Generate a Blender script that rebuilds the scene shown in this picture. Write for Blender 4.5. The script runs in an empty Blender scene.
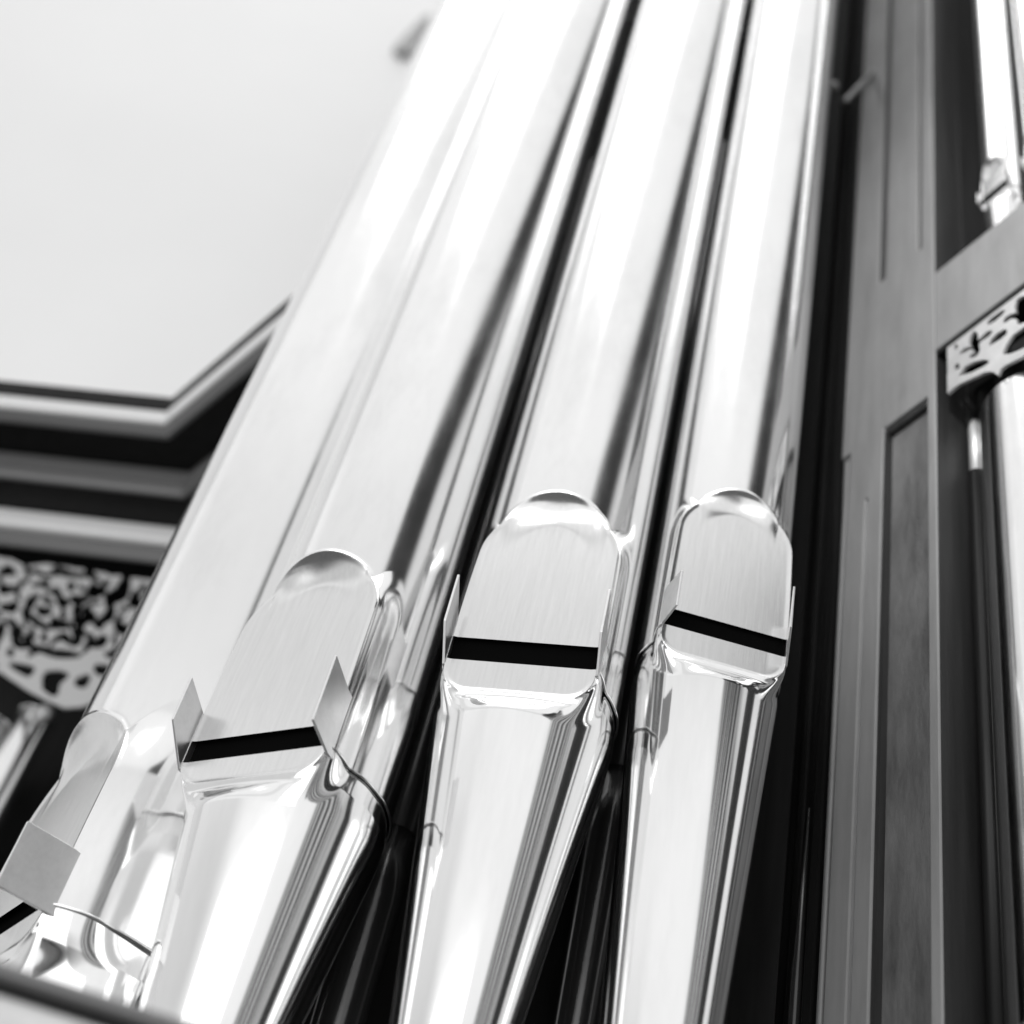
import bpy, bmesh, math, random
import numpy as np
from mathutils import Vector
rnd = random.Random(7)
C = bpy.context.scene.collection
S = 0.06                         # metres per working unit (radius of the middle facade pipe)
F, PITCH, ROLL = 1525.0, math.radians(45), math.radians(15.5)

# ---------------------------------------------------------------- survey helper: pixel -> sight line
def ray(x, y):
    u, v = (x - 512) / F, -(y - 512) / F
    X = u * math.cos(ROLL) - v * math.sin(ROLL); V = u * math.sin(ROLL) + v * math.cos(ROLL)
    return Vector((X, math.cos(PITCH) - V * math.sin(PITCH), math.sin(PITCH) + V * math.cos(PITCH)))
def D(a): return math.radians(a)
def pol(az, dist): return Vector((dist * math.sin(D(az)), dist * math.cos(D(az)), 0))

# ---------------------------------------------------------------- materials
def mat(name, col, rough=0.5, metal=0.0, coat=0.0, spec=0.5):
    m = bpy.data.materials.new(name); m.use_nodes = True
    b = m.node_tree.nodes['Principled BSDF']
    b.inputs['Base Color'].default_value = (col, col, col, 1)
    b.inputs['Roughness'].default_value = rough; b.inputs['Metallic'].default_value = metal
    b.inputs['Coat Weight'].default_value = coat; b.inputs['Coat Roughness'].default_value = 0.15
    b.inputs['Specular IOR Level'].default_value = spec
    return m
def nd(m, t, **kw):
    n = m.node_tree.nodes.new(t)
    for k, v in kw.items():
        if k in n.inputs: n.inputs[k].default_value = v
        else: setattr(n, k, v)
    return n
def coords(m, scale):
    tc = nd(m, 'ShaderNodeTexCoord'); mp = nd(m, 'ShaderNodeMapping'); mp.inputs['Scale'].default_value = scale
    m.node_tree.links.new(tc.outputs['Object'], mp.inputs['Vector']); return mp.outputs['Vector']
def noise(m, vec, scale, detail=4, rough=0.55):
    n = nd(m, 'ShaderNodeTexNoise', Scale=scale, Detail=detail, Roughness=rough)
    m.node_tree.links.new(vec, n.inputs['Vector']); return n.outputs['Fac']
def ramp(m, fac, stops):
    r = nd(m, 'ShaderNodeValToRGB'); e = r.color_ramp.elements
    while len(e) < len(stops): e.new(0.5)
    for el, (p, v) in zip(e, stops): el.position = p; el.color = (v, v, v, 1)
    m.node_tree.links.new(fac, r.inputs['Fac']); return r.outputs['Color']
def bump(m, h, strength, dist):
    b = nd(m, 'ShaderNodeBump', Strength=strength, Distance=dist)
    m.node_tree.links.new(h, b.inputs['Height'])
    m.node_tree.links.new(b.outputs['Normal'], m.node_tree.nodes['Principled BSDF'].inputs['Normal'])
def link(m, out, inp): m.node_tree.links.new(out, m.node_tree.nodes['Principled BSDF'].inputs[inp])

def tin(name, col, rlo, rhi, wob=0.35, sc=(1, 1, 0.35)):
    m = mat(name, col, 0.1, 1.0)
    v = coords(m, sc)
    link(m, ramp(m, noise(m, v, 17, 8, 0.75), [(0.32, rlo), (0.52, (rlo + rhi) / 2), (0.74, rhi * 1.1)]), 'Roughness')
    link(m, ramp(m, noise(m, v, 9, 6, 0.7), [(0.28, col * 0.86), (0.5, col * .97), (0.8, col * 1.03)]), 'Base Color')
    bump(m, noise(m, v, 11, 2), wob, 0.0008)
    return m
M_body = tin('polished_tin', 0.9, 0.11, 0.19, 0.18)
M_foot = tin('polished_foot_tin', 0.9, 0.07, 0.14, 0.2, (1, 1, 0.15))
M_lip = mat('brushed_lip_tin', 0.86, 0.3, 1.0)
_v = coords(M_lip, (60, 60, 2.0))
link(M_lip, ramp(M_lip, noise(M_lip, _v, 9, 6, 0.7), [(0.3, 0.17), (0.7, 0.25)]), 'Roughness')
link(M_lip, ramp(M_lip, noise(M_lip, coords(M_lip, (40, 40, 3)), 8, 6, 0.7), [(0.3, 0.72), (0.7, 0.78)]), 'Base Color')
bump(M_lip, noise(M_lip, _v, 14, 5, 0.7), 0.05, 0.0003)
M_ear = mat('dull_ear_tin', 0.62, 0.34, 1.0)
_v = coords(M_ear, (1, 1, 1))
link(M_ear, ramp(M_ear, noise(M_ear, _v, 110, 6, 0.75), [(0.3, 0.74), (0.7, 0.86)]), 'Base Color')
M_solder = mat('solder', 0.8, 0.18, 1.0)
M_black = mat('mouth_darkness', 0.004, 0.9, spec=0.0)  # black stands for the darkness inside the pipe mouths
M_case = mat('grey_painted_oak', 0.38, 0.42, coat=0.12)
_v = coords(M_case, (3, 3, 0.35))
link(M_case, ramp(M_case, noise(M_case, _v, 22, 7, 0.65), [(0.25, 0.17), (0.5, 0.215), (0.78, 0.26)]), 'Base Color')
link(M_case, ramp(M_case, noise(M_case, coords(M_case, (1, 1, 1)), 16, 5), [(0.3, 0.33), (0.7, 0.55)]), 'Roughness')
bump(M_case, noise(M_case, _v, 60, 6, 0.7), 0.25, 0.0006)
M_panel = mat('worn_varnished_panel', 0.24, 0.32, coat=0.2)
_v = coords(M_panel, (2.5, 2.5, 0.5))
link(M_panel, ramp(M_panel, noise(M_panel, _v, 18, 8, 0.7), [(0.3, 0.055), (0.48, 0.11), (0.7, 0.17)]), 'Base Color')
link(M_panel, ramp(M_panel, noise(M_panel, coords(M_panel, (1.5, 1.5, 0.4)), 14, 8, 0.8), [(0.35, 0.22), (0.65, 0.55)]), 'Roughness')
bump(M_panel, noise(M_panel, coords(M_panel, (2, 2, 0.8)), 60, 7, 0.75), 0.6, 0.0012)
M_dark = mat('dark_oak_and_shade', 0.008, 0.4, spec=0.15)  # dark boards; also stands for shade below the cornice and between pipes
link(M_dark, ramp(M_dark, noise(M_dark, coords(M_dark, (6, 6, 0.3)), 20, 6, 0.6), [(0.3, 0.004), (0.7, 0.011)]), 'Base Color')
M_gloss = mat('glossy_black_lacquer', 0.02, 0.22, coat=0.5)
M_reveal = mat('oak_with_painted_shade', 0.04, 0.5)  # shade of recess, grooves and inner side put into the colour
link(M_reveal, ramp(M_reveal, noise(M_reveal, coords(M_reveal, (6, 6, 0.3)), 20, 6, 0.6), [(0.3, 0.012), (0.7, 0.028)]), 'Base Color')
M_gilt = mat('pale_gilding', 0.6, 0.42, metal=0.65)
link(M_gilt, ramp(M_gilt, noise(M_gilt, coords(M_gilt, (1, 1, 1)), 40, 6, 0.7), [(0.3, 0.52), (0.7, 0.66)]), 'Base Color')
M_white = mat('pale_painted_wood', 0.82, 0.4, coat=0.2)
M_fret = mat('dusty_gilding', 0.48, 0.5)
M_mould = mat('grey_moulding', 0.13, 0.3, coat=0.3)
M_plaster = mat('white_plaster', 0.88, 0.8)
link(M_plaster, ramp(M_plaster, noise(M_plaster, coords(M_plaster, (1, 1, 1)), 1.2, 6), [(0.3, 0.86), (0.7, 0.90)]), 'Base Color')
M_iron = mat('grey_iron', 0.25, 0.4, 0.6)

# ---------------------------------------------------------------- object helpers
def mesh_obj(name, verts, faces, m, parent=None, smooth=False, loc=None, rz=0.0):
    me = bpy.data.meshes.new(name)
    me.from_pydata([tuple(v) for v in verts], [], [tuple(f) for f in faces]); me.update()
    if smooth: me.shade_smooth()
    me.materials.append(m)
    o = bpy.data.objects.new(name, me); C.objects.link(o)
    if parent: o.parent = parent
    if loc is not None: o.location = loc
    o.rotation_euler.z = rz
    return o
def tag(o, label=None, cat=None, group=None, kind=None):
    if label: o['label'] = label
    if cat: o['category'] = cat
    if group: o['group'] = group
    if kind: o['kind'] = kind
    return o
def empty(name, loc, rz=0.0):
    o = bpy.data.objects.new(name, None); C.objects.link(o)
    o.location = loc; o.rotation_euler.z = rz; o.empty_display_size = 0.02
    return o
def bevel(o, w, seg=2):
    b = o.modifiers.new('bevel', 'BEVEL'); b.width = w; b.segments = seg; b.limit_method = 'ANGLE'; b.angle_limit = D(35)
    return o
class MB:
    def __init__(s): s.v = []; s.f = []
    def add(s, v, f):
        n = len(s.v); s.v += [tuple(p) for p in v]; s.f += [tuple(i + n for i in q) for q in f]
    def box(s, x0, x1, y0, y1, z0, z1):
        s.add([(x, y, z) for z in (z0, z1) for y in (y0, y1) for x in (x0, x1)],
              [(0, 2, 3, 1), (4, 5, 7, 6), (0, 1, 5, 4), (2, 6, 7, 3), (0, 4, 6, 2), (1, 3, 7, 5)])
    def tube(s, pts, rad, n=16, closed=False, cap=True):
        pts = [Vector(p) for p in pts]; k = len(pts); rings = []
        rad = rad if isinstance(rad, (list, tuple)) else [rad] * k
        up = Vector((0.13, 0.21, 0.97))
        for i, p in enumerate(pts):
            t = (pts[(i + 1) % k] - pts[i - 1]) if closed else (pts[min(i + 1, k - 1)] - pts[max(i - 1, 0)])
            t.normalize(); a = t.cross(up)
            if a.length < .1: a = t.cross(Vector((1, 0, 0)))
            a.normalize(); b = t.cross(a)
            rings.append([p + (a * math.cos(2 * math.pi * j / n) + b * math.sin(2 * math.pi * j / n)) * rad[i] for j in range(n)])
        v = [q for r in rings for q in r]; f = []
        for i in range(k if closed else k - 1):
            for j in range(n):
                i2 = (i + 1) % k; j2 = (j + 1) % n
                f.append((i * n + j, i2 * n + j, i2 * n + j2, i * n + j2))
        if cap and not closed: f += [tuple(range(n)), tuple(range((k - 1) * n, k * n))[::-1]]
        s.add(v, f)
    def build(s, name, m, parent=None, smooth=False, **k):
        o = mesh_obj(name, [(a * S, b * S, c * S) for a, b, c in s.v], s.f, m, parent, smooth, **k)
        bm = bmesh.new(); bm.from_mesh(o.data); bmesh.ops.recalc_face_normals(bm, faces=bm.faces); bm.to_mesh(o.data); bm.free()
        return o

# ---------------------------------------------------------------- organ pipes
# local frame: mouth looks along -Y, x to the pipe's right, origin on the axis at eye level
def sm(t): t = np.clip(t, 0, 1); return t * t * (3 - 2 * t)

def make_pipe(pos, faces_left, r, slit0, slit_h, arch_h, lip_h, foot_slope, top, toe, m=.83, d=.84,
              ear=None, fine=1.0, label='', group=None, zfoot_low=None, tilt=0.06, seed=0, side_w=0.42, foot_k=0.04):
    """slit0: height of the slit's lower edge; all lengths in working units; m, d, lip shape as shares of r."""
    root = empty('organ_pipe', (pos[0] * S, pos[1] * S, toe * S), -D(faces_left))
    tag(root, label, 'organ pipe', group)
    zs = slit0; zt = slit0 + slit_h; za = zt + arch_h * r
    dz = 0.010 * r * fine
    mm = m * r; dd_ = d * r; Rc = math.hypot(mm, dd_); phm = math.atan2(mm, dd_); pd = math.degrees(phm)
    # columns: dense around the mouth's sides
    A = []
    a = 0.0
    while a < 180:
        A.append(a)
        st = 3.0 if a > 125 else (1.5 if a > pd + 28 else (0.3 if pd - 3 < a < pd + 4 else (.5 if a < pd else .9)))
        a = a + st * fine if not (a < pd < a + st * fine) else (pd if a < pd - 1e-6 else a + st * fine)
    A = [-x for x in A[:0:-1]] + A
    aa = np.radians(np.array(A)); n = len(A)
    aT = np.abs(aa)
    xa_ = np.where(aT < phm, dd_ * np.tan(np.minimum(aT, phm)), mm + (aT - phm) * Rc) * np.sign(aa)
    def outline(kind, x, z):
        """signed distance to the lip's outline, its offset vector and the outline point's x"""
        ax = np.abs(x)
        if kind == 'body':
            zc = za - mm; rad = mm; hx = np.zeros_like(ax); up = z > zc
            h = np.hypot(ax, z - zc); h = np.maximum(h, 1e-6)
            s = np.where(up, h - mm, ax - mm)
            ox = np.where(up, s * ax / h, s); oz = np.where(up, s * (z - zc) / h, 0)
        else:
            cr = 0.3 * r; zb = zs - lip_h
            qx = ax - (mm - cr); qz = (zb + cr) - z
            px, pz = np.maximum(qx, 0), np.maximum(qz, 0); h = np.maximum(np.hypot(px, pz), 1e-6)
            corner = (qx > 0) | (qz > 0)
            s = np.where(corner, h - cr, np.maximum(qx, qz) - cr)
            ox = np.where(corner, s * px / h, 0); oz = np.where(corner, s * pz / h, s)
        return s, ox, oz, ax - ox
    def radius(kind, T, x, z):
        if kind == 'body': R0 = np.full_like(z, r)
        else:
            t = (zs - z)
            R0 = (0.975 + foot_k * sm(t / (0.5 * r))) * r - foot_slope * np.maximum(t - 0.25 * r, 0)
            R0 = np.maximum(R0, 0.16 * r)
        s, ox, oz, xo = outline(kind, x, z)
        Rp = (dd_ - (tilt * r * np.clip((z - zt) / (za - zt), 0, 1) ** 2 if kind == 'body' else 0)) / np.maximum(np.cos(T), .3)
        Rb = np.hypot(np.minimum(xo, mm), dd_) * (1 - (tilt / d * np.clip((z - oz - zt) / (za - zt), 0, 1) ** 2 if kind == 'body' else 0))
        if kind == 'body':
            zc = za - mm
            fade = sm((z - zc + .3 * mm) / (0.8 * mm))
            wi = np.clip(1 + s / (0.34 * r), 0, 1) ** 2 * fade
            Rin = Rp * (1 - wi) + np.maximum(Rp, R0) * wi
            Rb = np.where(Rb < R0, Rb * (1 - fade) + R0 * fade, Rb)
            t = np.hypot(ox / (side_w * r), oz / (0.6 * r))
        else:
            Rin = Rp
            t = np.hypot(ox / (side_w * r), oz / (0.34 * r))
        w = sm(t)
        R = np.where(s < 0, Rin, Rb * (1 - w) + R0 * w)
        R = R + 0.014 * r * np.exp(-(s / (0.028 * r)) ** 2)
        if kind == 'foot': R = R - 0.012 * r * np.exp(-((s - 0.07 * r) / (0.03 * r)) ** 2) * (1 - sm((np.abs(x) - mm * .7) / (mm * .25)))
        return R, s
    def grid(zz, kind):
        Z, T = np.meshgrid(np.array(zz), aa, indexing='ij'); XA = np.broadcast_to(xa_, Z.shape)
        if kind == 'body':
            zc = za - mm; fd = sm((Z - zc + .3 * mm) / (0.8 * mm)); AT = np.abs(T)
            XB = np.sin(np.minimum(AT, phm)) * np.maximum(dd_ / np.cos(np.minimum(AT, phm)), r) * np.sign(T)
            XA = np.where(AT < phm, XA * (1 - fd) + XB * fd, XA)
        # snap the vertices nearest the lip's outline onto it so that its edge runs clean
        s, ox, oz, _x = outline(kind, XA, Z)
        dxl = np.abs(np.gradient(XA, axis=1)); nx_ = np.abs(ox) / np.maximum(np.abs(s), 1e-9); nz_ = np.abs(oz) / np.maximum(np.abs(s), 1e-9)
        near = (np.abs(s) < .5 * np.maximum(nx_ * dxl, nz_ * dz)) & (np.abs(XA) < mm + .02 * r) & ((Z > zs + .01) if kind == 'body' else (Z < zs - .01))
        XN = np.sign(XA) * (np.abs(XA) - ox)
        Z = np.where(near, Z - oz, Z)
        XF = XA.copy(); TF = T.copy(); T = T.copy()
        for q_ in np.nonzero(near.any(1))[0]:
            T[q_][near[q_]] = np.interp(XN[q_][near[q_]], XF[q_], TF[q_])
        XA = np.where(near, XN, XA)
        R, s = radius(kind, T, XA, Z)
        return R * np.sin(T), -R * np.cos(T), Z, np.where(near, -1e-7, s)
    def surf(zz, kind):
        X, Y, Z, s = grid(zz, kind)
        k = len(zz)
        V = np.stack([X, Y, Z - toe], -1).reshape(-1, 3) * S
        I = np.arange(k - 1)[:, None] * n; J = np.arange(n)[None, :]; J2 = (J + 1) % n
        Q = np.stack([I + J, I + J2, I + n + J2, I + n + J], -1).reshape(-1, 4)
        sf = s.reshape(-1)[Q].max(1); zf = Z.reshape(-1)[Q].mean(1)
        return V, Q, sf, zf
    def emit(name, V, Q, m_):
        used = np.unique(Q); mp = np.zeros(len(V), int); mp[used] = np.arange(len(used))
        me = bpy.data.meshes.new(name); V = V[used]; Q = mp[Q]
        me.vertices.add(len(V)); me.vertices.foreach_set('co', V.reshape(-1))
        me.loops.add(Q.size); me.loops.foreach_set('vertex_index', Q.reshape(-1))
        me.polygons.add(len(Q)); me.polygons.foreach_set('loop_start', np.arange(0, Q.size, 4)); me.polygons.foreach_set('loop_total', np.full(len(Q), 4))
        me.update(calc_edges=True); me.validate(); me.shade_smooth(); me.materials.append(m_)
        o = bpy.data.objects.new(name, me); C.objects.link(o); o.parent = root
        return o
    zz = [zs] + list(np.arange(zs + dz, zt - dz * .5, dz)) + [zt] + list(np.arange(zt + dz, za + 0.2 * r, dz))
    z = zz[-1]; st = dz
    while z < top: st = min(st * 1.25, 1.2); z = min(z + st, top); zz.append(z)
    V, Q, sf, zf = surf(zz, 'body')
    inside = sf < 0
    slit = inside & (zf < zt)
    emit('pipe_body', V, Q[~inside], M_body)
    emit('upper_lip', V, Q[inside & ~slit], M_lip)
    zz = list(np.arange(zs, zs - lip_h - 0.6 * r, -dz)); z = zz[-1]; st = dz
    low = toe if zfoot_low is None else zfoot_low
    while z > low: st = min(st * 1.3, .4); z -= st; zz.append(z)
    V, Q, sf, zf = surf(zz, 'foot')
    inside = sf < 0
    emit('pipe_foot', V, Q[~inside][:, ::-1], M_foot)
    emit('lower_lip', V, Q[inside][:, ::-1], M_lip)
    # solder seam round the sides and back
    mb = MB(); th_ = np.concatenate([np.linspace(phm + .01, math.pi, 60), np.linspace(math.pi, 2 * math.pi - phm - .01, 60)[1:]])
    tw = np.where(th_ > math.pi, 2 * math.pi - th_, th_); xs_ = mm + (tw - phm) * Rc
    Rs, _s = radius('body', tw, xs_, np.full_like(tw, zs))
    pts = [(R_ * math.sin(t), -R_ * math.cos(t), zs - toe + 0.006 * math.sin(5 * t + seed) + 0.003 * math.sin(17 * t + 2 * seed)) for R_, t in zip(Rs, th_)]
    mb.tube(pts, 0.014 * r, 8)
    mb.build('solder_seam', M_solder, root, True)
    # black box behind the slit, standing for the darkness inside the pipe
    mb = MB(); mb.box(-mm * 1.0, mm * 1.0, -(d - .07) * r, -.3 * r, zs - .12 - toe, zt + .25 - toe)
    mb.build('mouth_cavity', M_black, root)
    # ears
    if ear:
        e, (aL0, aL1, oL0, oL1), (aR0, aR1, oR0, oR1), lean = ear
        for sgn, (q0_, q1_, o0, o1) in ((-1, (aL0, aL1, oL0, oL1)), (1, (aR0, aR1, oR0, oR1))):
            th = 0.03 * r; xa = sgn * (mm + 0.012 * r); xo = xa - sgn * lean * e
            prof = [(-d * r + .10 * r, q0_, xa), (-d * r + .10 * r, q1_, xa), (-d * r, q1_ + .02, xa), (-(d * r + e), o1, xo), (-(d * r + e), o0, xo), (-d * r, q0_ - .0, xa)]
            v = [(x, y, zs + z_ - toe) for y, z_, x in prof] + [(x + sgn * th, y, zs + z_ - toe) for y, z_, x in prof]
            k = len(prof)
            f = [tuple(range(k)), tuple(range(k, 2 * k))[::-1]] + [(i, (i + 1) % k, k + (i + 1) % k, k + i) for i in range(k)]
            mb = MB(); mb.add(v, f); bevel(mb.build('ear', M_ear, root), 0.0003)
    return root

GP = 'large polished pipes of the organ front'
P1 = Vector((-2.90, 15.16)); P2 = Vector((-1.34, 13.44)); P3 = Vector((.74, 13.01)); P4 = Vector((2.57, 12.80))
TOP = 62
make_pipe(P1, 60, 1.25, 6.93, .30, 1.88, .36, .14, TOP, -1.0, m=.86, d=.84, side_w=.9, group=GP, seed=1,
          ear=(.55, (-.1, .52, -.1, .52), (-.12, .58, -.12, .60), 0.0),
          label='leftmost and widest big silver pipe, its mouth seen edge on beside the white wall')
make_pipe(P2, 34.7, 1.01, 8.53, .27, 2.38, .30, .14, TOP, 0.0, m=.84, d=.83, group=GP, seed=2,
          ear=(.36, (-.08, .62, .28, .84), (-.1, .66, .02, .84), 0.0),
          label='big silver pipe with the tilted mouth and two raised dull ears, second from left')
make_pipe(P3, 17, .97, 10.14, .31, 2.20, .40, .115, TOP, 1.0, m=.81, d=.81, group=GP, seed=3,
          ear=(.32, (-.08, .55, .25, .92), (-.08, .55, .25, .85), -0.05),
          label='middle big silver pipe with a near level wide black slit and thin ears')
make_pipe(P4, 0, .80, 11.10, .25, 2.50, .36, .062, TOP, 2.0, m=.85, d=.85, group=GP, seed=4,
          ear=(.36, (-.03, .52, -.02, .50), (-.12, .42, .12, .72), 0.22),
          label='narrowest and rightmost of the big silver pipes, beside the dark side of the post')

# ---------------------------------------------------------------- case post, rail and openings on the right
T = Vector((.42, -.908, 0)).normalized()          # along the case front, towards the viewer
NIN = Vector((.908, .42, 0)).normalized()         # into the case
PA = pol(17.2, 14.5)
CASE_RZ = math.atan2(T.y, T.x)
def s_at(az, e=0.0):
    """distance along the case front (set back by e) at which it is seen at azimuth az"""
    k = math.tan(D(az)); p = PA + NIN * e
    return (k * p.y - p.x) / (T.x - k * T.y)
def case_empty(name, z=0.0): return empty(name, (PA.x * S, PA.y * S, z * S), CASE_RZ)
# local frame of the case: x along the front (towards viewer), y into the case, z up
SB = s_at(22.3)
post = case_empty('case_post')
tag(post, 'tall grey painted wooden post with recessed panels between the big pipes and the small ones', 'post')
sx = lambda az: s_at(az)
ZL, ZTOP = -4.0, 62.0
ZB, ZR = 17.50, 19.35
def relief(sb_, zb_, depth, back):
    """board whose front is a grid of cells at given depths; walls only where the depth changes"""
    v = []; f = []
    def q(*p): n = len(v); v.extend(p); f.append(tuple(range(n, n + 4)))
    ns, nz_ = len(sb_) - 1, len(zb_) - 1
    dd = lambda i, j: depth[j][i] if 0 <= i < ns and 0 <= j < nz_ else back
    for j in range(nz_):
        for i in range(ns):
            y = dd(i, j); q((sb_[i], y, zb_[j]), (sb_[i + 1], y, zb_[j]), (sb_[i + 1], y, zb_[j + 1]), (sb_[i], y, zb_[j + 1]))
    for j in range(nz_):
        for i in range(ns + 1):
            a, b = dd(i - 1, j), dd(i, j)
            if abs(a - b) > 1e-6: q((sb_[i], a, zb_[j]), (sb_[i], b, zb_[j]), (sb_[i], b, zb_[j + 1]), (sb_[i], a, zb_[j + 1]))
    for i in range(ns):
        for j in range(nz_ + 1):
            a, b = dd(i, j - 1), dd(i, j)
            if abs(a - b) > 1e-6: q((sb_[i], a, zb_[j]), (sb_[i], b, zb_[j]), (sb_[i + 1], b, zb_[j]), (sb_[i + 1], a, zb_[j]))
    q((sb_[0], back, zb_[0]), (sb_[-1], back, zb_[0]), (sb_[-1], back, zb_[-1]), (sb_[0], back, zb_[-1]))
    return v, f
sb_ = [sx(a) for a in (17.2, 17.66, 18.56, 18.70, 18.90, 19.30, 19.42, 21.32, 21.60, 21.83)] + [SB]
zb_ = [ZL, 15.4, 16.62, 19.9, 20.3, ZTOP]
RD = .16
rows = [[.06, 0, .04, 0, 0, 0, RD, RD, RD, 0],
        [.06, 0, 0, 0, 0, 0, RD, RD, RD, 0],
        [0, 0, 0, 0, 0, 0, 0, 0, 0, 0],
        [0, 0, 0, 0, 0, 0, 0, 0, 0, 0],
        [0, 0, 0, 0, .07, 0, 0, .04, 0, 0]]
vv, ff = relief(sb_, zb_, rows, .62)
mb = MB(); mb.add(vv, ff)
pf = mb.build('post_frame', M_case, post)
bm = bmesh.new(); bm.from_mesh(pf.data); bmesh.ops.remove_doubles(bm, verts=bm.verts, dist=1e-6); bmesh.ops.recalc_face_normals(bm, faces=bm.faces); bm.to_mesh(pf.data); bm.free()
bevel(pf, .0012, 2)
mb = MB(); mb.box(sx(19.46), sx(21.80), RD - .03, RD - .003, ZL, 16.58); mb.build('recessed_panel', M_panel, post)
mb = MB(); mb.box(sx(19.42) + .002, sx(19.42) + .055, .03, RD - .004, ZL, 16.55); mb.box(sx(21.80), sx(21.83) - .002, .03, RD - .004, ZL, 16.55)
mb.box(sx(19.42) + .06, sx(21.79), .04, RD - .004, 16.50, 16.615); mb.build('panel_reveal_shade', M_reveal, post)  # dark strips standing for the shade along the recess edges
mb = MB(); mb.box(sx(18.92), sx(19.02), .012, .068, 20.32, ZTOP); mb.box(sx(19.17), sx(19.285), .02, .068, 20.32, ZTOP); mb.box(sx(21.35), sx(21.43), .006, .038, 20.32, ZTOP); bevel(mb.build('groove_shade', M_reveal, post), .001)  # dark strips standing for the shade inside the grooves
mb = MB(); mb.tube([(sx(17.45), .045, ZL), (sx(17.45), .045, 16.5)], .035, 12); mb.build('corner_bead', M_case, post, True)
mb = MB(); mb.box(SB - .03, SB - .003, .622, 1.6, ZL, ZTOP); mb.box(SB + .002, SB + .01, .02, .6, ZL, ZTOP); mb.build('inner_reveal_shade', M_reveal, post)  # reveal and post side clad dark, with their shade in the colour

rail = case_empty('case_rail')
tag(rail, 'grey wooden cross rail running up to the right from the post above the carved panel', 'rail')
mb = MB(); mb.box(SB + .012, SB + 7, .0, .60, ZB, ZR); bevel(mb.build('rail_board', M_case, rail), 0.001)
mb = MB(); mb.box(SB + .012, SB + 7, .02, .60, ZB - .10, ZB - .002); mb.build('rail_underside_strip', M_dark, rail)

sidewall = case_empty('case_side_board')
tag(sidewall, 'black stained case board in the gap between the narrowest big pipe and the grey post', 'board')
mb = MB(); mb.box(-.9, -.02, .22, .40, ZL, ZTOP); mb.box(-.30, -.14, .12, .22, ZL, ZTOP); mb.box(-.62, -.50, .16, .22, ZL, ZTOP)
bevel(mb.build('board_panel', M_dark, sidewall), .002)
mb = MB(); mb.tube([(-.42, .15, ZL), (-.42, .15, 8.6), (-.42, .18, 10.9)], [.07, .07, .012], 16); mb.build('bead', M_gloss, sidewall, True)
back = case_empty('case_back_board')
tag(back, 'black back board of the case behind the small pipes on the right', 'board')
mb = MB(); mb.box(SB + .01, SB + 7, 2.6, 2.8, ZL, ZTOP); mb.build('board_panel', M_dark, back)

# black curved sheet added as the shade in the gaps behind the big pipes
mb = MB(); cx = [(-1.9, 17.3), (-.9, 16.3), (.6, 15.5), (2.3, 15.0), (3.6, 14.75), (4.1, 14.5)]
v = []; f = []
for (x, y) in cx:
    for (q, z) in ((0, ZL), (0, ZTOP), (.2, ZTOP), (.2, ZL)): v.append((x + q * .3, y + q, z))
for i in range(len(cx) - 1):
    for j in range(4): f.append((i * 4 + j, i * 4 + (j + 1) % 4, (i + 1) * 4 + (j + 1) % 4, (i + 1) * 4 + j))
f += [(0, 1, 2, 3), (len(v) - 4, len(v) - 3, len(v) - 2, len(v) - 1)]
mb.add(v, f)
tag(mb.build('tower_gap_shade', M_dark), 'added black curved sheet standing for the shade in the gaps behind the four big pipes', 'board')

# dim inner pipes glimpsed in the gaps between the feet
for az_, dd2, rr, zt2, lab in ((8.0, 14.45, .26, 10.6, 'dim blurred inner pipe glimpsed in the black gap right of the middle pipe foot'), (-1.2, 14.6, .3, 9.2, 'dim blurred inner pipe glimpsed in the black gap left of the middle pipe foot')):
    pp = pol(az_, dd2); e_ = empty('inner_pipe', (pp.x * S, pp.y * S, 0)); tag(e_, lab, 'organ pipe', 'inner pipes')
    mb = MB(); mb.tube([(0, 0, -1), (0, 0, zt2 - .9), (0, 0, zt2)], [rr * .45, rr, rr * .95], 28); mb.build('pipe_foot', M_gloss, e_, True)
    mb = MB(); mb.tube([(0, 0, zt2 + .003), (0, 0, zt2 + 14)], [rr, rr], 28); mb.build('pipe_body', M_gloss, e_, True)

# stay rod and hooks holding the big pipes from behind
st = empty('stay_rod', (0, 0, 0)); tag(st, 'thin dark iron stay rod crossing the top of the black gaps behind the pipes', 'rod')
mb = MB(); zst = 28.3
def at_az(pxy, z): return (pxy[0], pxy[1], z)
mb.tube([(-1.9, 15.2, zst), (-.25, 14.15, zst), (1.75, 13.75, zst), (3.3, 13.7, zst)], .06, 10)
mb.build('rod', M_iron, st, True)
for (x, y) in ((-.24, 13.6), (1.74, 13.4)):
    mb = MB(); mb.tube([(x, y + .5, zst), (x, y, zst - .05), (x + .05, y - .25, zst - .02)], .05, 10); mb.build('hook', M_iron, st, True)
sb = empty('stay_bracket', (0, 0, 0)); tag(sb, 'short iron stay with a ball end, at the top left edge of the grey post', 'bracket')
a_ = ray(845, 101); b_ = ray(874, 72)
pa = a_ * (13.9 / math.hypot(a_.x, a_.y)); pb = b_ * (14.3 / math.hypot(b_.x, b_.y))
mb = MB(); mb.tube([pa, pb], .06, 10); mb.build('stay_arm', M_iron, sb, True)
c_ = ray(833, 86); pc = c_ * (13.7 / math.hypot(c_.x, c_.y))
mb = MB(); k = 8; mb.tube([pc + Vector((0, 0, .1 * math.cos(math.pi * i / k))) for i in range(k + 1)], [max(.005, .1 * math.sin(math.pi * i / k)) for i in range(k + 1)], 12)
mb.build('ball_end', M_iron, sb, True)

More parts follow.
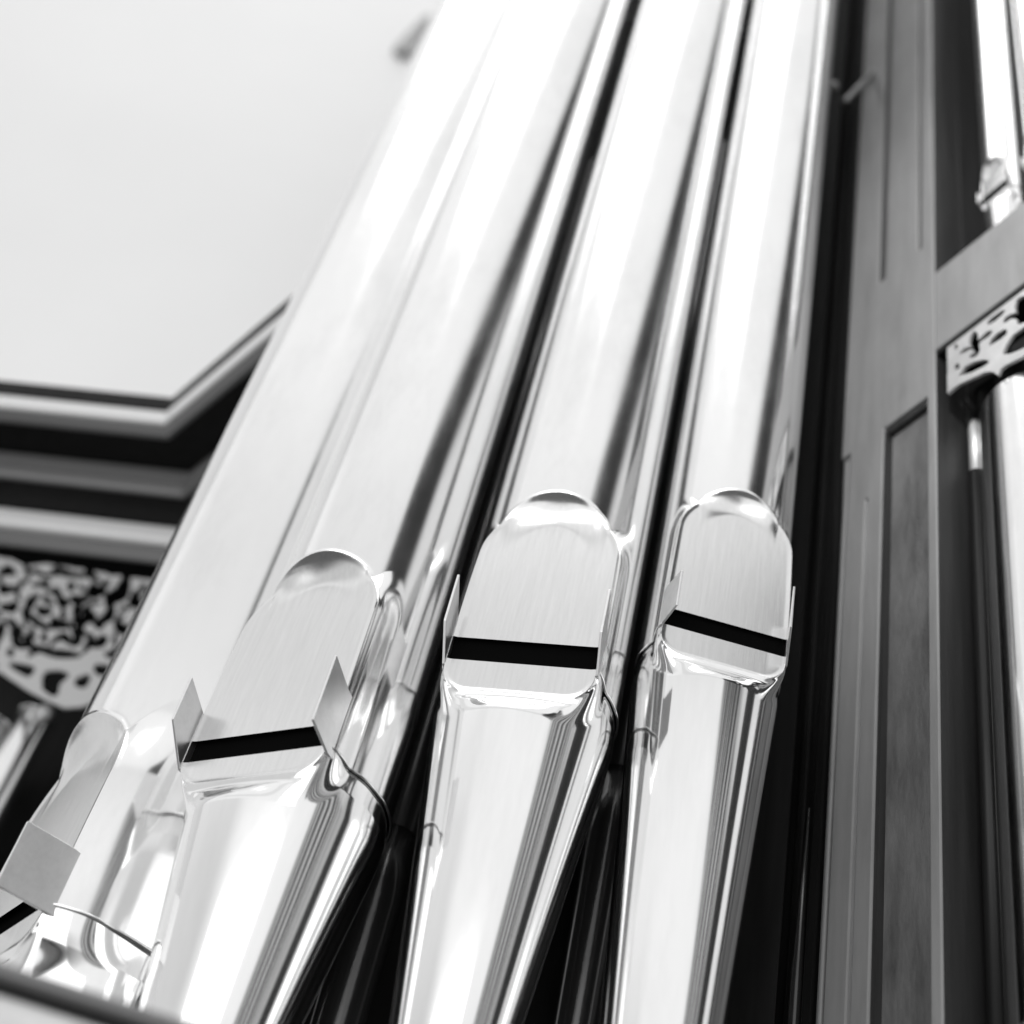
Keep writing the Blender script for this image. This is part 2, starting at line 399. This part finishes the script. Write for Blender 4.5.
# small pipes on the right
def case_pt(s, e): p = PA + T * s + NIN * e; return Vector((p.x, p.y))
GS = 'small pipes above the grey rail'
s5 = s_at(27.0, .62)
make_pipe(case_pt(s5, .62), 66, .345, 20.85, .20, 2.1, .16, .06, TOP, 17.9, fine=2.0, group=GS, zfoot_low=17.9,
          m=.76, d=.72, side_w=.25, ear=(.09, (-.02, .25, 0, .3), (-.02, .25, 0, .3), 0), label='small silver pipe above the grey rail at the top right, its mouth in view')
make_pipe(case_pt(s5 + .85, .62), 66, .345, 20.85, .20, 2.1, .16, .06, TOP, 17.9, fine=2.5, group=GS, zfoot_low=17.9,
          m=.76, d=.72, side_w=.25, ear=(.09, (-.02, .25, 0, .3), (-.02, .25, 0, .3), 0), label='small silver pipe cut off by the right edge at the top, right of its twin')
def plain_pipe_top(root, r, z, toe):
    pass
s6 = s_at(28.2, .95)
p6 = case_pt(s6, .95)
make_pipe(p6, 62, .83, 5.35, .22, 2.0, .3, .1, 16.0, 0, fine=1.8, ear=(.3, (0, .5, .1, .6), (0, .5, .1, .6), 0),
          label='bright silver pipe below the carved panel at the right edge', group='pipes below the carved panel')
# stopped rear pipe: pale cap on a black body
rp = ray(975, 440); kk = 13.55 / math.hypot(rp.x, rp.y); rpx, rpy = rp.x * kk, rp.y * kk
e0 = empty('stopped_pipe', (rpx * S, rpy * S, 0)); tag(e0, 'slim black pipe with a pale cap, left of the bright pipe under the carved panel', 'organ pipe', 'pipes below the carved panel')
mb = MB(); mb.tube([(0, 0, 15.25), (0, 0, 16.15), (0, 0, 16.3)], [.085, .085, .05], 20); mb.build('cap', M_gilt, e0, True)
mb = MB(); mb.tube([(0, 0, -2), (0, 0, 15.25)], .10, 20); mb.build('pipe_body', M_dark, e0, True)

# ---------------------------------------------------------------- pierced carvings: traced outlines with their own plane and thickness
def fret(name, outer, holes, to_plane, origin, rz, thick, m, cell):
    """pierced plate: a fine grid of cells kept inside the outline and outside the holes, edges relaxed, given thickness"""
    def poly(lp): return np.array([to_plane(p) for p in lp])
    def inside(P, x, y):
        c = np.zeros(x.shape, bool); k = len(P)
        for a in range(k):
            (x1, y1), (x2, y2) = P[a], P[a - 1]
            if abs(y1 - y2) < 1e-9: continue
            c ^= ((y1 > y) != (y2 > y)) & (x < (x2 - x1) * (y - y1) / (y2 - y1) + x1)
        return c
    O = poly(outer); x0, y0 = O.min(0); x1, y1 = O.max(0)
    gx = np.arange(x0, x1 + cell, cell); gy = np.arange(y0, y1 + cell, cell)
    cx, cy = np.meshgrid(gx[:-1] + cell / 2, gy[:-1] + cell / 2)
    keep = inside(O, cx, cy)
    for h in holes: keep &= ~inside(poly(h), cx, cy)
    bm = bmesh.new(); vm = {}
    def V(i, j):
        if (i, j) not in vm: vm[(i, j)] = bm.verts.new((gx[i] * S, 0, gy[j] * S))
        return vm[(i, j)]
    for j, i in zip(*np.nonzero(keep)): bm.faces.new((V(i, j), V(i + 1, j), V(i + 1, j + 1), V(i, j + 1)))
    for _ in range(4):
        new = {}
        for v in bm.verts:
            if v.is_boundary:
                nb = [e.other_vert(v).co for e in v.link_edges if e.is_boundary]
                new[v] = v.co * .4 + sum(nb, Vector()) * (.6 / len(nb))
        for v, c in new.items(): v.co = c
    me = bpy.data.meshes.new(name); bm.to_mesh(me); bm.free(); me.materials.append(m)
    o = bpy.data.objects.new(name, me); C.objects.link(o); o.location = (origin.x * S, origin.y * S, 0); o.rotation_euler.z = rz
    md = o.modifiers.new('thickness', 'SOLIDIFY'); md.thickness = thick * S; md.offset = 0
    return o
def plane_map(org, t):
    """pixel -> (along board, height) on the vertical plane through org along t"""
    nx, ny = -t.y, t.x
    def g(p):
        r = ray(*p); k = (org.x * nx + org.y * ny) / (r.x * nx + r.y * ny)
        return ((r.x * k - org.x) * t.x + (r.y * k - org.y) * t.y, r.z * k)
    return g
def blob(cx, cy, a, b, ang, n=14, w=0.12):
    o = []; ph = rnd.random() * 6
    for i in range(n):
        t = 2 * math.pi * i / n; k = 1 + w * math.sin(2 * t + ph) + w * .6 * math.sin(3 * t + 2 * ph)
        x, y = a * k * math.cos(t), b * k * math.sin(t); c, s = math.cos(D(ang)), math.sin(D(ang))
        o.append((cx + x * c - y * s, cy + x * s + y * c))
    return o
def crop(ox, oy, k, pts): return [(ox + x / k, oy + y / k) for x, y in pts]
# right: read from an enlarged view at (924,280), factor 5.69
R_ = lambda pts: crop(924, 280, 5.69, pts)
org = PA + NIN * .05
holes = [R_([(175, 385), (185, 370), (200, 372), (200, 392), (188, 402), (176, 398)]),
         R_([(178, 495), (192, 478), (210, 482), (208, 505), (192, 518), (178, 512)]),
         R_([(202, 555), (235, 500), (290, 470), (345, 458), (375, 462), (375, 478), (340, 500), (280, 530)]),
         R_([(203, 435), (215, 410), (240, 392), (262, 384), (275, 386), (262, 360), (268, 325), (285, 297), (308, 300), (315, 325), (310, 350), (335, 325), (365, 298), (392, 290), (396, 305), (370, 330), (335, 352), (318, 372), (326, 400), (315, 430), (290, 446), (268, 452), (262, 442), (285, 420), (290, 402), (268, 400), (240, 415)]),
         R_([(362, 250), (385, 222), (430, 190), (460, 172), (468, 182), (455, 200), (415, 235), (375, 262)]),
         R_([(375, 375), (385, 345), (420, 310), (465, 283), (480, 290), (478, 312), (445, 340), (400, 368), (382, 382)]),
         R_([(452, 245), (465, 220), (500, 198), (530, 190), (522, 160), (530, 120), (555, 100), (600, 90), (640, 120), (640, 200), (600, 240), (545, 258), (532, 245), (535, 225), (500, 225), (465, 255)]),
         R_([(452, 430), (470, 380), (510, 320), (570, 275), (680, 205), (700, 310), (620, 370), (560, 400), (500, 425)]),
         blob(1040, 290, 9, 5, -38), blob(1050, 270, 6, 3, -38)]
outer = R_([(138, 378), (140, 655), (150, 640), (200, 600), (290, 560), (350, 530), (385, 525), (405, 530), (425, 548), (440, 515), (470, 490), (569, 440), (640, 395), (760, 320), (800, 330), (860, 270), (1000, 200), (1000, -260), (569, 50), (300, 262)])
cv = fret('carved_screen', outer, holes, plane_map(org, T), org, CASE_RZ, .045, M_gilt, .010)
tag(cv, 'pale pierced carved panel with leaf shaped holes tucked under the grey rail', 'carving', 'pierced carved panels')
mb = MB(); mb.box(SB + .02, SB + 6, .75, .85, 15.9, 17.3)
tag(mb.build('carving_backing', M_dark, None, loc=(PA.x * S, PA.y * S, 0), rz=CASE_RZ), 'black board seen through the leaf shaped holes of the right hand carving', 'board')

# ---------------------------------------------------------------- left: cornice of the neighbouring case
VD = 21.5
Vc = pol(-18.5, VD)
dA = Vector((math.cos(D(180 - 12.9)), math.sin(D(180 - 12.9)), 0))     # runs away to the left
dB = Vector((.545, -.84, 0)).normalized()                               # runs towards the viewer
# heights read in column x=100, distance grows with each soffit
def elv(y, x=100): r = ray(x, y); return r.z / math.hypot(r.x, r.y)
r0 = ray(100, 404)
nA = Vector((dA.y, -dA.x, 0));
if nA.y < 0: nA = -nA                                                   # away from viewer
nB = Vector((-dB.y, dB.x, 0))
if nB.x < 0: nB = -nB
def wall_dist(x, y, off):     # horizontal distance to plane A (set back by off) along the pixel's sight line
    r = ray(x, y); h = Vector((r.x, r.y, 0)); k = (Vc + nA * off).dot(nA) / h.dot(nA); return k * h.length, r.z * k
def off_for(x, y, z):         # set-back at which the sight line reaches height z
    r = ray(x, y); k = z / r.z; return (Vector((r.x, r.y, 0)) * k - Vc).dot(nA)
prof = []                      # (set-back, z) from the top down
_, z400 = wall_dist(100, 399, 0); _, z404 = wall_dist(100, 404, 0); _, z416 = wall_dist(100, 416, .05); _, z429 = wall_dist(100, 430, .25)
o460 = off_for(100, 460, z429); _, z473 = wall_dist(100, 474, o460); _, z487 = wall_dist(100, 487, o460 + .1)
o518 = off_for(100, 518, z487); _, z534 = wall_dist(100, 534, o518); _, z555 = wall_dist(100, 555, o518 + .25)
def strip(name, pts, m, par, a0=8.5, b1=4.7):
    """closed moulding section pts [(set-back, z)] swept along A, the inner corner and B"""
    det = nA.x * nB.y - nA.y * nB.x
    mb = MB(); v = []
    for (o, z) in pts:
        ra, rb = Vc.dot(nA) + o, Vc.dot(nB) + o
        cxy = Vector(((ra * nB.y - rb * nA.y) / det, (nA.x * rb - nB.x * ra) / det, 0))
        pA = Vc + nA * o + dA * a0; pB = Vc + nB * o + dB * b1
        for q in (pA, cxy, pB): v.append((q.x, q.y, z))
    k = len(pts); f = []
    for i in range(k):
        j = (i + 1) % k
        for s_ in (0, 1): f.append((i * 3 + s_, i * 3 + s_ + 1, j * 3 + s_ + 1, j * 3 + s_))
    f += [tuple(i * 3 for i in range(k)), tuple(i * 3 + 2 for i in range(k))]
    mb.add(v, f); return bevel(mb.build(name, m, par), 0.002, 2)
cor = empty('cornice', (0, 0, 0)); tag(cor, 'dark stepped cornice with pale mouldings meeting at a corner in front of the white wall', 'cornice')
strip('top_fillet', [(-.04, z404 - .03), (-.04, z400 + .22), (.8, z400 + .22), (.8, z404 - .03)], M_dark, cor)
strip('pale_moulding', [(.06, z416), (0, z416 + (z404 - z416) * .6), (.0, z404), (.32, z404), (.32, z416)], M_white, cor)
strip('grey_moulding', [(.25, z429), (.12, z429 + .12), (.09, z416 - .02), (.33, z416 - .02), (.33, z429)], M_mould, cor)
strip('soffit_shade', [(.335, z429 + .01), (.335, z429 + .3), (o460 + .5, z429 + .3), (o460 + .5, z429 + .01)], M_dark, cor)  # black slabs: the shade on the cornice undersides put into their colour
strip('grey_moulding', [(o460 + .1, z487), (o460 + .06, z473 - .05), (o460 + .12, z473), (o460, z473 + .05), (o460 + .02, z429 - .02), (o460 + .19, z429 - .02), (o460 + .19, z487)], M_mould, cor)
strip('soffit_shade', [(o460 + .195, z487 + .01), (o460 + .195, z487 + .2), (o518 + .7, z487 + .2), (o518 + .7, z487 + .01)], M_dark, cor)
strip('pale_moulding', [(o518 + .05, z534), (o518, z534 + .1), (o518, z487 - .01), (o518 + .6, z487 - .01), (o518 + .6, z534)], M_white, cor)
strip('grey_moulding', [(o518 + .28, z555), (o518 + .16, z534 - .15), (o518 + .14, z534 - .01), (o518 + .34, z534 - .01), (o518 + .34, z555)], M_mould, cor)
strip('soffit_shade', [(o518 + .345, z555 + .01), (o518 + .345, z555 + .3), (o518 + 2.9, z555 + .3), (o518 + 2.9, z555 + .01)], M_dark, cor)
# left pierced carving, read from an enlarged view at (0,520), factor 5.12
L_ = lambda pts: crop(0, 520, 5.12, pts)
orgL = Vc + nA * (o518 + .42); tL = -dA
def sb(cx, cy, a, b, ang): return L_(blob(cx, cy, a * 1.3, b * 1.3, ang, w=.3))
holesL = [sb(40, 265, 40, 22, 30), sb(45, 358, 42, 24, -20), sb(52, 450, 32, 30, 40), sb(0, 570, 22, 45, 0), sb(-60, 320, 30, 40, 10), sb(-70, 450, 38, 26, 20),
          sb(125, 318, 26, 14, -50), sb(215, 330, 34, 18, 0), sb(300, 385, 34, 20, 40), sb(318, 420, 22, 30, 0), sb(245, 360, 26, 12, 50),
          sb(150, 445, 26, 40, 25), sb(225, 470, 26, 30, -20), sb(200, 530, 40, 24, 30), sb(130, 500, 16, 34, -20), sb(85, 590, 32, 36, 30), sb(130, 640, 38, 24, 20),
          sb(150, 600, 30, 16, 15), sb(300, 535, 34, 32, -40), sb(345, 615, 40, 22, 20), sb(400, 590, 34, 30, 20), sb(280, 680, 85, 26, 12),
          sb(350, 275, 60, 22, 8), sb(410, 410, 34, 30, -30), sb(495, 365, 28, 44, 20), sb(395, 480, 26, 30, 10), sb(455, 480, 26, 32, 30), sb(430, 520, 34, 22, 0), sb(545, 500, 30, 46, 30),
          sb(500, 630, 38, 32, 0), sb(610, 375, 40, 62, 20), sb(470, 290, 34, 18, 20), sb(700, 420, 30, 40, 10), sb(640, 560, 36, 36, 0), sb(720, 640, 40, 30, 0), sb(600, 700, 40, 24, 20),
          L_([(38, 740), (60, 730), (120, 738), (175, 750), (180, 780), (150, 812), (120, 800), (70, 770)]),
          L_([(235, 775), (300, 770), (355, 785), (350, 810), (310, 845), (300, 900), (270, 910), (215, 870), (215, 810)]),
          sb(-60, 620, 30, 40, 20), sb(-60, 740, 40, 24, 20)]
taken = [(40,265),(45,358),(52,450),(125,318),(215,330),(300,385),(150,445),(225,470),(200,530),(85,590),(130,640),(300,535),(345,615),(400,590),(230,680),(330,690),(350,275),(410,410),(495,365),(395,480),(455,480),(545,500),(500,630),(610,375),(100,770),(280,840)]
holesL += [L_(blob(425, 830, 34, 44, 25, w=.2)), L_(blob(520, 770, 36, 40, 10, w=.2)), L_(blob(610, 790, 32, 30, 0, w=.2))]
for _ in range(900):
    x_, y_ = rnd.uniform(-120, 760), rnd.uniform(262, 690)
    if all(math.hypot(x_ - a_, (y_ - b_)) > 56 for a_, b_ in taken):
        taken.append((x_, y_)); holesL.append(L_(blob(x_, y_, rnd.uniform(24, 34), rnd.uniform(16, 24), rnd.uniform(0, 180), w=.28)))
outerL = L_([(-160, 170), (60, 205), (130, 240), (240, 228), (420, 255), (560, 280), (680, 300), (850, 320), (900, 800), (640, 860), (420, 960), (330, 965), (240, 925), (150, 880), (60, 820), (0, 780), (-80, 760), (-160, 770)])
cvl = fret('carved_screen', outerL, holesL, plane_map(orgL, tL), orgL, math.atan2(tL.y, tL.x), .05, M_fret, .016)
tag(cvl, 'blurred pierced foliage carving hanging below the dark cornice on the left', 'carving', 'pierced carved panels')
# dark backing of that case
g = plane_map(orgL + nA * 1.4, tL)
mb = MB(); oo = orgL + nA * 1.9
mb.box(-9, 3.4, 0, .3, -6, z555 - .01)
tag(mb.build('left_case_board', M_dark, None, loc=(oo.x * S, oo.y * S, 0), rz=math.atan2(tL.y, tL.x)), 'black case interior behind the foliage carving and pipes at the far left', 'board')
# far pipes below the left carving
def plain_pipe(px, py, off, r, ztop, label):
    h = plane_map(orgL + nA * off, tL)((px, py)); p = orgL + nA * off + tL * h[0]
    e = empty('organ_pipe', (p.x * S, p.y * S, 0)); tag(e, label, 'organ pipe', 'pipes below the left carving')
    mb = MB(); mb.tube([(0, 0, -6), (0, 0, ztop - .12), (0, 0, ztop)], [r, r, r * .93], 40); o = mb.build('pipe_body', M_body, e, True)
    mb = MB(); mb.tube([(r * math.cos(2 * math.pi * i / 40), r * math.sin(2 * math.pi * i / 40), ztop) for i in range(40)], .03, 8, closed=True); mb.build('top_ring', M_solder, e, True)
    return e
zt_ = plane_map(orgL + nA * .9, tL)((28, 716))[1]
plain_pipe(24, 740, .9, .33, zt_, 'blurred pale pipe just left of the widest big pipe, below the foliage carving')
plain_pipe(-26, 760, .9, .33, zt_ - .3, 'blurred pale pipe at the very left edge below the foliage carving')
q = ray(44, 713); kq = (orgL + nA * .5).dot(nA) / Vector((q.x, q.y, 0)).dot(nA); qp = q * kq
mb = MB(); k = 10; mb.tube([qp + Vector((0, 0, .2 * math.cos(math.pi * i / k))) for i in range(k + 1)], [max(.005, .15 * math.sin(math.pi * i / k)) for i in range(k + 1)], 16)
tag(mb.build('turned_finial', M_gilt, None, True), 'small pale drop finial hanging at the lower tip of the left carving', 'finial')

# white wall with the small bracket near the top
WY = 34.0
mb = MB(); mb.box(-75, 6, WY, WY + .5, -10, 110); tag(mb.build('wall', M_plaster), kind='structure')
def on_wall(x, y, off=0.0): r = ray(x, y); return r * ((WY - off) / r.y)
br = empty('wall_bracket', (0, 0, 0)); tag(br, 'small grey pointed bracket on the white wall at the top, left of the widest pipe', 'bracket')
mb = MB(); pts = [on_wall(x, y, .05) for x, y in [(393, 54), (402, 58), (412, 59), (413, 52), (418, 42), (430, 22), (424, 22), (408, 38)]]
n_ = len(pts); v = pts + [p + Vector((0, -.35, 0)) for p in pts]
mb.add(v, [tuple(range(n_)), tuple(range(n_, 2 * n_))[::-1]] + [(i, (i + 1) % n_, n_ + (i + 1) % n_, n_ + i) for i in range(n_)])
mb.build('bracket_arm', mat('pale_grey_metal', .3, .5), br)

# near rail at the bottom left, out of focus
ra = ray(-60, 940); rb = ray(330, 1062)
kd = 9.2
A3 = ra * (kd * 1.02 / math.hypot(ra.x, ra.y)); B3 = rb * (kd / math.hypot(rb.x, rb.y))
zr = (A3.z + B3.z) / 2
dr = Vector((B3.x - A3.x, B3.y - A3.y, 0)).normalized(); L3 = (B3 - A3).length
rl = empty('front_rail', (A3.x * S, A3.y * S, zr * S), math.atan2(dr.y, dr.x)); tag(rl, 'dark blurred wooden rail crossing the bottom left corner in front of the pipe feet', 'rail')
mb = MB(); mb.box(-3, L3 + 2, 0, .5, -.11, .0); bevel(mb.build('rail_board', M_mould, rl), .004, 3)
mb = MB(); mb.box(-3, L3 + 2, .10, .5, -.20, -.113); mb.build('dark_fillet', M_dark, rl)
mb = MB(); mb.box(-3, L3 + 2, -.02, .5, -.8, -.203); bevel(mb.build('pale_moulding', M_gilt, rl), .004, 3)

# ---------------------------------------------------------------- world: invented bright surround, its tones shaped for the pipes' reflections
w = bpy.data.worlds.new('World'); bpy.context.scene.world = w; w.use_nodes = True
nt = w.node_tree; nt.nodes.clear()
out = nt.nodes.new('ShaderNodeOutputWorld'); bg = nt.nodes.new('ShaderNodeBackground'); nt.links.new(bg.outputs[0], out.inputs[0])
tc = nt.nodes.new('ShaderNodeTexCoord'); sp = nt.nodes.new('ShaderNodeSeparateXYZ'); nt.links.new(tc.outputs['Generated'], sp.inputs[0])
def W(op, *a):
    n = nt.nodes.new('ShaderNodeMath'); n.operation = op
    for i, x in enumerate(a):
        if isinstance(x, (int, float)): n.inputs[i].default_value = x
        else: nt.links.new(x, n.inputs[i])
    return n.outputs[0]
def step(x, a, b):
    n = nt.nodes.new('ShaderNodeMapRange'); n.interpolation_type = 'SMOOTHSTEP'
    nt.links.new(x, n.inputs['Value']); n.inputs['From Min'].default_value = a; n.inputs['From Max'].default_value = b
    return n.outputs[0]
X, Y, Z = sp.outputs
azb = W('MULTIPLY', W('ARCTAN2', X, W('MULTIPLY', Y, -1)), 57.2958)      # 0 behind the viewer, + to the right
elw = W('MULTIPLY', W('ARCSINE', Z), 57.2958)
aw = W('MAXIMUM', W('ADD', W('MULTIPLY', W('SUBTRACT', elw, 46), 2.5), 14), W('ADD', 14, W('MULTIPLY', W('SUBTRACT', 1, step(elw, 22, 36)), 14)))   # slanting edge of the dark band mirrored in the pipes
u = W('SUBTRACT', azb, aw)
lowel = W('SUBTRACT', 1, step(elw, 26, 40))
band = W('MULTIPLY', step(u, -2, 3), W('SUBTRACT', 1, step(u, 27, 36)))
nz = nt.nodes.new('ShaderNodeTexNoise'); nz.noise_dimensions = '1D'; nz.inputs['Scale'].default_value = .35; nz.inputs['Detail'].default_value = 3
nt.links.new(azb, nz.inputs['W'])
stripes = step(nz.outputs['Fac'], .42, .58)
rightside = step(azb, 88, 106)
behind_l = W('SUBTRACT', 1, step(azb, -178, -168))
# values
v_band = W('ADD', .03, W('MULTIPLY', W('MULTIPLY', stripes, lowel), .55))
v_far = W('SUBTRACT', .74, W('MULTIPLY', W('MULTIPLY', stripes, lowel), .35))
base = W('ADD', .96, W('MULTIPLY', step(elw, 40, 62), .0))
patch = W('MULTIPLY', W('MULTIPLY', step(elw, 31, 36), W('SUBTRACT', 1, step(elw, 42, 48))), W('MULTIPLY', step(azb, -100, -85), W('SUBTRACT', 1, step(azb, 8, 20))))  # grey patch added to tone the flat lips
base = W('SUBTRACT', base, W('MULTIPLY', patch, .15))
dimleft = W('MULTIPLY', W('SUBTRACT', 1, step(azb, -62, -42)), W('SUBTRACT', 1, step(elw, 12, 30)))  # darker low left added to dim the post
base = W('MULTIPLY', base, W('SUBTRACT', 1, W('MULTIPLY', dimleft, .3)))
right = step(u, 0, 2)
val = W('ADD', W('MULTIPLY', base, W('SUBTRACT', 1, right)), W('MULTIPLY', right, v_far))
val = W('ADD', W('MULTIPLY', val, W('SUBTRACT', 1, band)), W('MULTIPLY', v_band, band))
val = W('MULTIPLY', val, W('SUBTRACT', 1, W('MULTIPLY', rightside, .96)))
hor = step(elw, -34, -8)
val = W('ADD', W('MULTIPLY', val, hor), W('MULTIPLY', W('SUBTRACT', 1, hor), .12))
comb = nt.nodes.new('ShaderNodeCombineColor')
for i in range(3): nt.links.new(val, comb.inputs[i])
nt.links.new(comb.outputs[0], bg.inputs['Color']); bg.inputs['Strength'].default_value = 1.05

# unseen area lights added to brighten wall, cornice and case
def area(loc, target, size, power):
    l = bpy.data.lights.new('added_area_light', 'AREA'); l.shape = 'RECTANGLE'; l.size, l.size_y = size; l.energy = power
    o = bpy.data.objects.new('added_area_light', l); C.objects.link(o); o.location = Vector(loc) * S
    o.rotation_euler = (Vector(target) - Vector(loc)).to_track_quat('-Z', 'Y').to_euler(); o.visible_glossy = True
    return o
area((-30, 18, 118), (-14, WY, 40), (2.4, 2.4), 37)  # unseen, added to brighten the white wall
area((-25, -45, -8), (-8, 24, 18), (4.6, 4.6), 70)  # unseen, added low to lift the cornice and left carving
area((-16, -3, 82), (4, 13, 22), (2.2, 2.2), 22)  # unseen key light added for the post and case
sl = bpy.data.lights.new('added_case_spot', 'SPOT'); sl.energy = 105; sl.spot_size = D(30); sl.spot_blend = 1.0; sl.shadow_soft_size = .08  # unseen spot added to grade the post's brightness
so = bpy.data.objects.new('added_case_spot', sl); C.objects.link(so); so.location = Vector((-8, -14, 22)) * S
so.rotation_euler = (Vector((5, 12.6, 18.5)) - Vector((-8, -14, 22))).to_track_quat('-Z', 'Y').to_euler()

# ---------------------------------------------------------------- camera
cam = bpy.data.cameras.new('Camera'); co = bpy.data.objects.new('Camera', cam); C.objects.link(co)
cam.sensor_width = 36; cam.lens = F / 1024 * 36; cam.clip_start = .01; cam.clip_end = 100
fwd = Vector((0, math.cos(PITCH), math.sin(PITCH))); up0 = Vector((0, -math.sin(PITCH), math.cos(PITCH))); rt0 = Vector((1, 0, 0))
upv = up0 * math.cos(ROLL) - rt0 * math.sin(ROLL); rtv = rt0 * math.cos(ROLL) + up0 * math.sin(ROLL)
from mathutils import Matrix
co.matrix_world = Matrix(((rtv.x, upv.x, -fwd.x, 0), (rtv.y, upv.y, -fwd.y, 0), (rtv.z, upv.z, -fwd.z, 0), (0, 0, 0, 1)))
cam.dof.use_dof = True; cam.dof.focus_distance = 15.9 * S; cam.dof.aperture_fstop = 4.0
sc = bpy.context.scene; sc.camera = co
sc.view_settings.view_transform = 'Standard'; sc.view_settings.look = 'None'; sc.view_settings.exposure = 0; sc.view_settings.gamma = 1
sc.cycles.max_bounces = 10; sc.cycles.glossy_bounces = 8; sc.cycles.use_denoising = True
